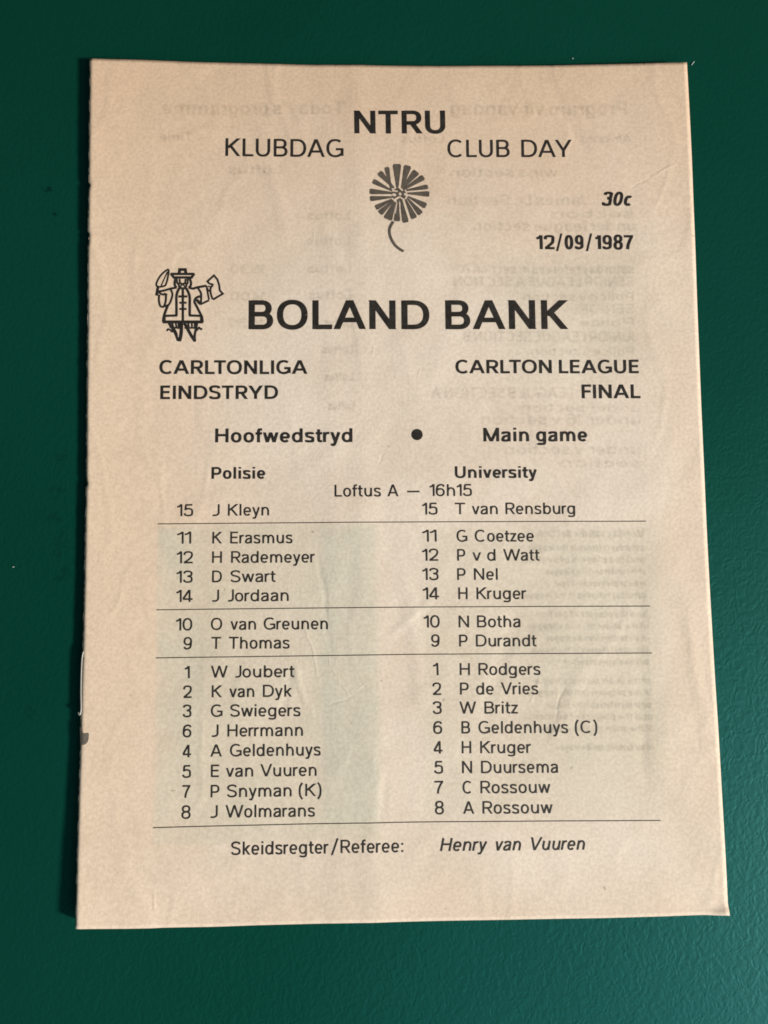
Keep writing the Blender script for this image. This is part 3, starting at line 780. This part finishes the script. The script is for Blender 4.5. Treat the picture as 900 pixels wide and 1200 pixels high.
# ---- a grotesque alphabet drawn as strokes; cap height = 1, widths in cap heights
XH, ASC, DSC = 0.72, 1.0, -0.27
def glyph(ch, st, hs):
    """returns (width, [strokes]); a stroke is ('s', pts), ('c', closed pts), ('d', x0,y0,x1,y1) or ('p', polygon)"""
    a, b, o = st / 2, hs / 2, 0.014
    bold = max(0.0, (st - 0.12) / 0.08)            # 0 regular .. 1 bold
    V = lambda x, y0, y1: ('s', [(x, y0), (x, y1)])
    Hh = lambda y, x0, x1: ('s', [(x0, y), (x1, y)])
    D = lambda x0, y0, x1, y1: ('d', x0, y0, x1, y1)
    x = XH
    if ch == 'I': return st, [V(a, 0, 1)]
    if ch == 'H': w = .78 + .07 * bold; return w, [V(a, 0, 1), V(w - a, 0, 1), Hh(.52, a, w - a)]
    if ch == 'E': w = .62 + .06 * bold; return w, [V(a, 0, 1), Hh(1 - b, a, w), Hh(b, a, w), Hh(.52, a, w - .04)]
    if ch == 'F': w = .60 + .06 * bold; return w, [V(a, 0, 1), Hh(1 - b, a, w), Hh(.50, a, w - .05)]
    if ch == 'L': w = .58 + .08 * bold; return w, [V(a, 0, 1), Hh(b, a, w)]
    if ch == 'T': w = .78 + .04 * bold; return w, [V(w / 2, 0, 1), Hh(1 - b, 0, w)]
    if ch == 'N': w = .82 + .06 * bold; return w, [V(a, 0, 1), V(w - a, 0, 1), D(a * .9, 1, w - a * .9, 0)]
    if ch == 'M':
        w = 1.0 + .06 * bold
        return w, [V(a, 0, 1), V(w - a, 0, 1), D(a * .9, 1, w / 2, 0.0 if bold < .3 else 0.0), D(w - a * .9, 1, w / 2, 0.0)]
    if ch == 'A':
        w = .94 + .13 * bold
        return w, [D(st * .5, 0, w / 2 - a * .12, 1), D(w - st * .5, 0, w / 2 + a * .12, 1), Hh(.27 + b * .6, w * .2, w * .8)]
    if ch == 'V': w = .90 + .10 * bold; return w, [D(a, 1, w / 2 - a * .1, 0), D(w - a, 1, w / 2 + a * .1, 0)]
    if ch == 'W':
        w = 1.40 + .1 * bold
        return w, [D(a, 1, w * .27, 0), D(w * .5, 1, w * .27, 0), D(w * .5, 1, w * .73, 0), D(w - a, 1, w * .73, 0)]
    if ch == 'Y':
        w = .88 + .12 * bold
        return w, [V(w / 2, 0, .45), D(a, 1, w / 2, .38), D(w - a, 1, w / 2, .38)]
    if ch == 'K':
        w = .80 + .08 * bold
        return w, [V(a, 0, 1), D(st * .8, .45, w - st * .62, 1), D(w * .34, .58, w - st * .55, 0)]
    if ch == 'U':
        w = .78 + .06 * bold; r = w / 2 - a
        return w, [('s', [(a, 1), (a, .36)] + arc(w / 2, .36, r, .36 + o - b, 180, 360)[1:-1] + [(w - a, .36), (w - a, 1)])]
    if ch == 'J':
        w = .52 + .06 * bold; xr = w - a; r = xr - a * .6
        return w, [('s', [(xr, 1), (xr, .30)] + arc(xr - r * .62, .27, r * .62, .27 + o - b, 0, -112, 16)[1:])]
    if ch == 'O': w = 1.0 + .03 * bold; return w, [('c', arc(w / 2, .5, w / 2 - a, .5 + o - b, 0, 360, 44))]
    if ch == 'C':
        w = .90 + .06 * bold; cx = w * .53
        return w, [('s', arc(cx, .5, cx - a, .5 + o - b, 47, 313, 34))]
    if ch == 'G':
        w = .94 + .05 * bold; cx = w * .52
        return w, [('s', arc(cx, .5, cx - a, .5 + o - b, 50, 318, 34)), V(w - a, .06, .5), Hh(.5 - b, w * .55, w - a)]
    if ch == 'D':
        w = .85 + .09 * bold
        return w, [V(a, 0, 1), ('s', [(a, 1 - b), (w * .40, 1 - b)] + arc(w * .42, .5, w * .58 - a, .5 - b, 90, -90)[1:-1] + [(w * .40, b), (a, b)])]
    if ch in 'PRB':
        w = {'P': .70, 'R': .76, 'B': .74}[ch] + {'P': .08, 'R': .09, 'B': .08}[ch] * bold
        w1 = w if ch == 'P' else (w - .03 if ch == 'R' else w - .05)
        lo = {'P': .42, 'R': .46, 'B': .52}[ch]
        cy, ry = (1 + lo) / 2, (1 - lo) / 2 - b * .5
        up = ('s', [(a, 1 - b), (w1 * .52, 1 - b)] + arc(w1 * .55, (1 - b + lo) / 2, w1 * .45 - a, (1 - b - lo) / 2, 90, -90)[1:-1] + [(w1 * .52, lo), (a, lo)])
        out = [V(a, 0, 1), up]
        if ch == 'R': out.append(D(w * .50, lo, w - st * .52, 0))
        if ch == 'B':
            out.append(('s', [(a, lo), (w * .5, lo)] + arc(w * .54, (lo + b) / 2, w * .46 - a, (lo - b) / 2, 90, -90)[1:-1] + [(w * .5, b), (a, b)]))
        return w, out
    if ch == 'S':
        w = .74 + .06 * bold; T, Bm = 1 + o - b, -o + b
        return w, [('s', curve([(w - a * 1.2, .80), (w * .80, .925 - b * .25), (w * .49, T), (w * .20, .91 - b * .3), (a, .745), (w * .22, .585), (w * .5, .52),
                                (w * .80, .43), (w - a, .265), (w * .80, .085 + b * .3), (w * .49, Bm), (w * .17, .075 + b * .3), (a * 1.0, .21)], 6))]
    if ch == '-': return 1.05, [Hh(.39, 0, 1.05)]
    if ch == '/': return .55, [D(a, -.14, .55 - a, 1.12)]
    if ch == '(': return .30, [('s', curve([(.27, 1.08), (.11, .80), (a, .42), (.11, .04), (.27, -.24)], 8))]
    if ch == ')': return .30, [('s', curve([(.03, 1.08), (.19, .80), (.30 - a, .42), (.19, .04), (.03, -.24)], 8))]
    if ch == ':': q = st * 1.1; return q, [V(q / 2, 0, q), V(q / 2, XH - q - .02, XH - .02)]
    if ch == '.': q = st * 1.1; return q, [V(q / 2, 0, q)]
    if ch == "'": return st, [V(a, .68, 1)]
    # figures
    fw = .66 + .06 * bold
    if ch == '1': w = .36 + .06 * bold; return w, [V(w - a, 0, 1), ('s', curve([(0, .775), (w * .30, .805), (w * .58, .875), (w - a * 1.2, .985)], 5))]
    if ch == '0': return fw, [('c', arc(fw / 2, .5, fw / 2 - a, .5 + o - b, 0, 360, 40))]
    if ch == '2':
        return fw, [('s', curve([(a, .70), (fw * .18, .90 - b * .2), (fw * .5, 1 + o - b), (fw * .83, .90 - b * .2), (fw - a, .71), (fw * .80, .48), (fw * .45, .25), (a * 1.25, hs * .6)], 7)), Hh(b, a * .6, fw)]
    if ch == '3':
        return fw, [('s', curve([(a, .77), (fw * .2, .92 - b * .3), (fw * .5, 1 + o - b), (fw * .82, .90 - b * .2), (fw - a * 1.2, .745), (fw * .80, .59), (fw * .46, .54)], 7)),
                    ('s', curve([(fw * .46, .54), (fw * .82, .47), (fw - a, .28), (fw * .82, .09 + b * .2), (fw * .48, b - o), (fw * .18, .09 + b * .2), (a, .25)], 7))]
    if ch == '4': return fw + .02, [V(fw * .72, 0, 1), D(a * 1.0, .28, fw * .70, 1), Hh(.235, a * .5, fw + .02)]
    if ch == '5':
        return fw, [Hh(1 - b, fw * .2, fw * .92), ('s', [(fw * .24, 1 - b), (fw * .17, .50)]),
                    ('s', curve([(fw * .15, .53), (fw * .3, .605), (fw * .54, .635 - b * .3), (fw * .85, .55), (fw - a, .33), (fw * .85, .10 + b * .2), (fw * .5, b - o), (fw * .17, .09 + b * .2), (a, .24)], 7))]
    if ch in '69':
        s6 = [('c', arc(fw / 2, .325, fw / 2 - a, .325 + o - b, 0, 360, 34)), ('s', curve([(a, .34), (a * 1.1, .56), (fw * .22, .84), (fw * .55, 1 + o - b), (fw * .84, .92 - b * .3), (fw - a * 1.1, .79)], 7))]
        if ch == '9':
            s6 = [(k, [(fw - px_, 1 - py_) for px_, py_ in q]) for k, q in s6]
        return fw, s6
    if ch == '7': return fw, [Hh(1 - b, 0, fw), ('s', curve([(fw - a * .9, 1 - b), (fw * .66, .66), (fw * .45, .32), (fw * .38, 0)], 7))]
    if ch == '8':
        return fw, [('c', arc(fw / 2, .755, fw / 2 - a - .025, .245 + o - b * .6, 0, 360, 32)), ('c', arc(fw / 2, .275, fw / 2 - a, .275 + o - b * .7, 0, 360, 32))]
    # lower case
    w = .60 + .06 * bold
    def arch(x0, x1, foot=0.0):
        rx = (x1 - x0) / 2; ry = .36 - b * .5
        return ('s', arc((x0 + x1) / 2, x + o - b - ry, rx, ry, 172, 0, 18) + [(x1, foot)])
    def bowl(w_): return ('c', arc(w_ / 2, x / 2, w_ / 2 - a, x / 2 + o - b, 0, 360, 36))
    if ch == 'n': return w, [V(a, 0, x), arch(a, w - a)]
    if ch == 'h': return w, [V(a, 0, 1), arch(a, w - a)]
    if ch == 'm':
        w = .98 + .1 * bold; return w, [V(a, 0, x), arch(a, w / 2), arch(w / 2, w - a)]
    if ch == 'u':
        k, q = arch(a, w - a); return w, [(k, [(w - p, x - r) for p, r in q]), V(w - a, 0, x)]
    if ch == 'r': w = .36 + .06 * bold; return w, [V(a, 0, x), ('s', curve([(a, x * .58), (a + .05, x * .82), (w * .66, x * .965 - b * .6), (w, x + o - b)], 6))]
    if ch == 'i': return st, [V(a, 0, x), V(a, .86, 1.0)]
    if ch == 'j': return st, [V(a, DSC, x), V(a, .86, 1.0)]
    if ch == 'l': return st, [V(a, 0, 1)]
    if ch == 'o': w = .62 + .06 * bold; return w, [bowl(w)]
    if ch in 'bdpqg':
        w = .63 + .05 * bold
        sx = a if ch in 'bp' else w - a
        y0, y1 = {'b': (0, 1), 'd': (0, 1), 'p': (DSC, x), 'q': (DSC, x), 'g': (-.02, x)}[ch]
        out = [V(sx, y0, y1), ('c', arc(w / 2 + (.008 if ch in 'bp' else -.008), x / 2, w / 2 - a, x / 2 + o - b, 0, 360, 34))]
        if ch == 'g': out.append(('s', [(w - a, 0)] + curve([(w - a, -.02), (w - a - .05, -.17), (w * .50, DSC + b), (w * .20, -.225 + b * .6), (a * 1.1, -.14)], 7)))
        return w, out
    if ch == 'c': w = .555 + .06 * bold; cx = w * .55; return w, [('s', arc(cx, x / 2, cx - a, x / 2 + o - b, 48, 312, 28))]
    if ch == 'e':
        w = .61 + .05 * bold; cx = w / 2
        return w, [('s', arc(cx, x / 2, cx - a, x / 2 + o - b, 0, 318, 34)), Hh(x * .5 - b * .1, a, w - a * .6)]
    if ch == 'a':
        w = .57 + .06 * bold; xr = w - a - .01
        return w + .02, [('s', curve([(a * 1.05, x * .74), (w * .18, x * .91 - b * .3), (w * .48, x + o - b), (w * .80, x * .90 - b * .2), (xr, x * .68)], 7) + [(xr, .0)]),
                   ('s', curve([(xr, x * .60), (w * .62, x * .565), (w * .30, x * .49), (a, x * .27), (w * .16, x * .06 + b * .5), (w * .38, b - o), (w * .70, x * .12), (xr, x * .34)], 7))]
    if ch == 's':
        w = .53 + .06 * bold; k = x
        return w, [('s', curve([(w - a * 1.15, k * .79), (w * .80, k * .93 - b * .4), (w * .48, k + o - b), (w * .17, k * .91 - b * .3), (a * 1.05, k * .745), (w * .24, k * .59), (w * .52, k * .515),
                                (w * .82, k * .42), (w - a, k * .26), (w * .82, k * .08 + b * .3), (w * .49, b - o), (w * .16, k * .07 + b * .4), (a, k * .22)], 5))]
    if ch == 't': w = .38 + .05 * bold; sx = .10 + a; return w, [('s', [(sx, .93), (sx, .20)] + curve([(sx, .20), (sx + .03, .06 + b * .5), (w * .8, b - o * .5), (w, b)], 6)[1:]), Hh(x - b, 0, w)]
    if ch == 'f': w = .38 + .05 * bold; sx = .10 + a; return w, [('s', [(sx, 0), (sx, .78)] + curve([(sx, .78), (sx + .03, .93 - b * .3), (w * .8, 1 - b + o * .5), (w, 1 - b)], 6)[1:]), Hh(x - b, 0, w)]
    if ch == 'k': w = .58 + .07 * bold; return w, [V(a, 0, 1), D(st * .8, x * .42, w - st * .65, x), D(w * .34, x * .60, w - st * .58, 0)]
    if ch == 'v': w = .60 + .06 * bold; return w, [D(a, x, w / 2 - a * .1, 0), D(w - a, x, w / 2 + a * .1, 0)]
    if ch == 'w':
        w = .92 + .09 * bold
        return w, [D(a, x, w * .28, 0), D(w * .5, x, w * .28, 0), D(w * .5, x, w * .72, 0), D(w - a, x, w * .72, 0)]
    if ch == 'y':
        w = .60 + .06 * bold
        return w, [D(a, x, w / 2 + .01, 0.0), ('s', [(w - a, x), (w * .46, -.08)] + curve([(w * .46, -.08), (w * .36, -.22 + b * .3), (w * .22, DSC + b), (w * .05, DSC + b + .01)], 6)[1:])]
    if ch == 'z': w = .52 + .06 * bold; return w, [Hh(x - b, .02, w), Hh(b, 0, w), D(a * 1.3, hs * .5, w - a * 1.3, x - hs * .5)]
    raise ValueError(ch)

def gap(l, r, bold):
    """space between two neighbours in cap heights"""
    rnd, dia = 'OCGQDSaceosdgq0368925', 'AVWYTvwyLKkxz/7J4'
    g = 0.0
    for c, right in ((l, True), (r, False)):
        if c in 'OCGQeocs0' or (right and c in 'DbpSPB35689a') or (not right and c in 'dgqaS25683'): g += .072
        elif c in 'AVWYTvwyxz/47Jftr1' or (right and c in 'LKkFRr'): g += .035
        else: g += .108
    return g - .012 * bold

PAIR = {('C', 'A'): -.08, ('L', 'A'): .0, ('T', 'O'): -.02, ('A', 'Y'): -.08, ('D', 'A'): -.03, ('T', 'R'): .03, ('L', 'T'): -.1, ('Y', 'D'): .02, ('V', 'u'): -.02, ('W', 'o'): -.02, ('W', 'a'): -.04, ('R', 'T'): .0}
def lay_word(pr, text, style, x0, y0, x1, y1, cap, mirror=False):
    """sets a word so that its ink runs exactly from x0 to x1 along its baseline"""
    st, hs, shear = {'R': (.138, .114, 0), 'B': (.203, .155, 0), 'I': (.145, .122, .21), 'J': (.21, .17, .21), 'D': (.13, .12, 0)}[style]
    bold = max(0.0, (st - .12) / .08)
    cap = cap * 1.015 + (0.09 if not mirror else 0.0)
    y0, y1 = y0 - 0.04, y1 - 0.04
    L = math.hypot(x1 - x0, y1 - y0)
    target = L / cap
    def measure(k):
        # widths scale with k, stems do not
        x, pos, prev = 0.0, [], None
        for ch in text:
            if ch == ' ':
                x += .34 * k; prev = None; continue
            w, s = glyph(ch, st / k, hs)
            if prev is not None: x += (gap(prev, ch, bold) + PAIR.get((prev, ch), 0.0)) * k
            pos.append((x, s)); x += w * k; prev = ch
        return x, pos
    lo, hi = .35, 2.2
    for _ in range(30):
        k = (lo + hi) / 2
        wd, pos = measure(k)
        if wd < target: lo = k
        else: hi = k
    ux, uy = (x1 - x0) / L, (y1 - y0) / L
    def place(p):
        gx, gy = p
        gx = gx + shear * (gy - 0.0)
        gx -= shear * .5 if shear else 0.0
        u, v = gx * cap, gy * cap
        if mirror: u = L - u
        return (x0 + ux * u - uy * v, y0 + uy * u + ux * v)
    gain = 0.06 if not mirror else 0.12                    # ink spread
    sw, sh = st * cap + gain, hs * cap + gain
    wf = lambda tx, ty: math.sqrt((sw * ty) ** 2 + (sh * tx) ** 2)
    for gx0, strokes in pos:
        for s in strokes:
            if s[0] == 'd':
                _, ax, ay, bx, by = s
                ax = gx0 + ax * k; bx = gx0 + bx * k
                dx, dy = bx - ax, by - ay
                hw = .5 * (st * .97 + gain / cap) * math.hypot(dx, dy) / abs(dy)
                pr.quadstrip([place((ax - hw, ay)), place((bx - hw, by))], [place((ax + hw, ay)), place((bx + hw, by))])
            else:
                pts = [place((gx0 + p[0] * k, p[1])) for p in s[1]]
                q = [pts[0]]
                for p in pts[1:]:
                    if math.dist(p, q[-1]) > 1e-5: q.append(p)
                pr.path(q, wf, s[0] == 'c')
    return pr

random.seed(3)
# text: neighbours of one kind on one line make one printed line
lines, last = [], None
for w in WORDS:
    kind, text, style, x0, y0, x1, y1, cap = w
    near = last and last[0] == kind and kind in ('date', 'kick_off_line', 'referee_line', 'heading') and abs(y0 - last[6]) < 0.35 and 0 < x0 - last[5] < 9
    if near: lines[-1].append(w)
    else: lines.append([w])
    last = w
for ln in lines:
    pr = Print()
    for kind, text, style, x0, y0, x1, y1, cap in ln:
        lay_word(pr, text, style, x0, y0, x1, y1, cap)
    pr.build({'heading': 'heading', 'price': 'price', 'date': 'date', 'kick_off_line': 'kick_off_line', 'referee_line': 'referee_line'}[ln[0][0]],
             INK if ln[0][2] in 'BJ' else INK_TEXT, cover)
for num, words in ROWS:
    kind, text, style, x0, y0, x1, y1, cap = num
    lay_word(Print(), text, style, x0, y0, x1, y1, cap).build('shirt_number', INK_TEXT, cover)
    pr = Print()
    for kind, text, style, x0, y0, x1, y1, cap in words:
        lay_word(pr, text, style, x0, y0, x1, y1, cap)
    pr.build('player_name', INK_TEXT, cover)
for pts in RULES:
    pr = Print()
    dense = curve(pts, 30)
    pr.path(dense, lambda tx, ty: 0.20)
    pr.build('ruled_line', INK_TEXT, cover)
pr = Print()
bx, by, br = BULLET
pr.fan([(bx + br * math.cos(a * math.tau / 40), by + br * math.sin(a * math.tau / 40)) for a in range(40)])
pr.build('bullet_dot', INK, cover)

# the bank's emblem: a burgher in a hat and long coat with a quill and a paper
pr = Print()
for pts, w in BURGHER:
    closed = math.dist(pts[0], pts[-1]) < 0.05
    if closed: pts = pts[:-1]
    q = curve(pts, 5, closed) if len(pts) > 2 and w > 0 else pts
    w = abs(w)
    pr.path(q, lambda tx, ty, w=w: w * 1.42, closed)
pr.build('bank_emblem', INK, cover, 'line drawn emblem of a man in a hat and long coat')

# the flower emblem
pr = Print()
for (ax, ay), w0, (bx, by), w1 in PETALS:
    ax, ay = ax - .10 * (bx - ax), ay - .10 * (by - ay)          # root the petal in the hub
    dx, dy = bx - ax, by - ay; L = math.hypot(dx, dy); dx /= L; dy /= L
    Lp, Rp = [], []
    for i in range(13):
        f = i / 12
        w = w0 + (1.36 * w1 - w0) * f ** 1.1
        if f > .93: w *= .86
        if f == 1: w *= .80
        cx, cy = ax + dx * L * f, ay + dy * L * f
        Lp.append((cx - dy * w, cy + dx * w)); Rp.append((cx + dy * w, cy - dx * w))
    pr.quadstrip(Lp, Rp)
hub = PETALS[0][0]
cx = sum(p[0][0] for p in PETALS) / len(PETALS); cy = sum(p[0][1] for p in PETALS) / len(PETALS)
pr.fan([(cx + 1.75 * math.cos(a * math.tau / 36), cy + 1.65 * math.sin(a * math.tau / 36)) for a in range(36)])
pr.path(curve(STEM, 8), lambda tx, ty: 0.70)
flower = pr.build('flower_emblem', INK_FLOWER, cover, 'grey flower emblem with a curved stem')
pr = Print(0.06)
for a, b, w in SEEDS:
    w *= 0.66
    n = 12
    dx, dy = b[0] - a[0], b[1] - a[1]; L = math.hypot(dx, dy) or 1e-6; t = math.atan2(dy, dx)
    pts = [(b[0] + w * math.cos(t + q), b[1] + w * math.sin(t + q)) for q in (-1.57 + 3.14 * i / n for i in range(n + 1))]
    pts += [(a[0] + w * math.cos(t + q), a[1] + w * math.sin(t + q)) for q in (1.57 + 3.14 * i / n for i in range(n + 1))]
    pr.fan(pts)
pr.build('flower_seeds', PAPER, cover)

# print of the next page seen faintly, reversed, through the thin cover
BLEED = [(0, 0), (.26, .08), (-.22, .16), (.05, -.28), (-.12, -.14)]            # the ink has spread in the paper
def ghost(pr, text, style, x0, y0, x1, y1, cap):
    for q, (ex, ey) in enumerate(BLEED):
        pr.lift = 0.010 + 0.007 * q; pr.k = 0
        lay_word(pr, text, 'B', x0 + ex, y0 + ey, x1 + ex, y1 + ey, cap, True)
for g in SHOW_THROUGH[:2]:
    pr = Print(); ghost(pr, *g)
    pr.build('show_through_print', GHOST, cover)
pr = Print()
for g in SHOW_THROUGH[2:]: ghost(pr, *g)
pr.build('show_through_print', GHOST, cover)

# torn nick at the fold below the staple
pr = Print(0.09)
mid = (sum(p[0] for p in TORN) / len(TORN), sum(p[1] for p in TORN) / len(TORN))
rim = curve([p for p in TORN], 3, True)
pr.quadstrip(rim, [((p[0] * .5 + mid[0] * .5), (p[1] * .5 + mid[1] * .5)) for p in rim])
pr.quadstrip([((p[0] * .5 + mid[0] * .5), (p[1] * .5 + mid[1] * .5)) for p in rim], [mid] * len(rim))
pr.build('torn_patch', TORN_GREY, cover, 'small grey torn spot on the fold below the staple')

# ---------------------------------------------------------------- staple
def tube(name, pts, r, mat, parent, seg=10):
    P = [Vector(p) for p in pts]
    verts, faces = [], []
    for i, p in enumerate(P):
        d = (P[min(i + 1, len(P) - 1)] - P[max(i - 1, 0)]).normalized()
        u = d.cross(Vector((0, 0, 1)))
        u = u.normalized() if u.length > 1e-4 else Vector((1, 0, 0))
        v = d.cross(u)
        for k in range(seg):
            a = math.tau * k / seg
            verts.append(tuple(p + u * r * math.cos(a) + v * r * math.sin(a)))
    for i in range(len(P) - 1):
        for k in range(seg):
            faces.append((i * seg + k, i * seg + (k + 1) % seg, (i + 1) * seg + (k + 1) % seg, (i + 1) * seg + k))
    faces.append(tuple(range(seg))); faces.append(tuple((len(P) - 1) * seg + k for k in range(seg)))
    return mesh_obj(name, verts, faces, mat, parent)
sp = curve(STAPLE, 6)
zz = [cover_height(-73.9, p[1]) - 0.02 for p in sp]
pts = [(p[0] - 0.02, p[1], z) for p, z in zip(sp, zz)]
pts = [(pts[0][0] + 1.0, pts[0][1] + 0.1, pts[0][2] - 0.9)] + pts
tube('staple', pts, 0.22, STEEL, booklet)

# ---------------------------------------------------------------- lint
LINT_LABELS = ['pale lint fleck on the leather just beside the far right corner of the booklet',
               'tiny pale lint dot on the leather above the top edge of the booklet',
               'tiny pale lint dot on the dark leather left of the booklet']
LINT_SHAPE = [[(-.35, -.5), (0.0, 0.0), (.4, .45)], [(-.16, -.1), (0, .05), (.16, .1)], [(-.15, 0), (0, .06), (.15, -.03)]]
for (x, y), lab, shp in zip(LINT, LINT_LABELS, LINT_SHAPE):
    o = tube('lint_fleck', [(x + a, y + b, 0.14) for a, b in curve(shp, 4)], 0.13, LINT_WHITE, None, 8)
    o['label'] = lab; o['category'] = 'lint'; o['group'] = 'lint flecks on the leather'
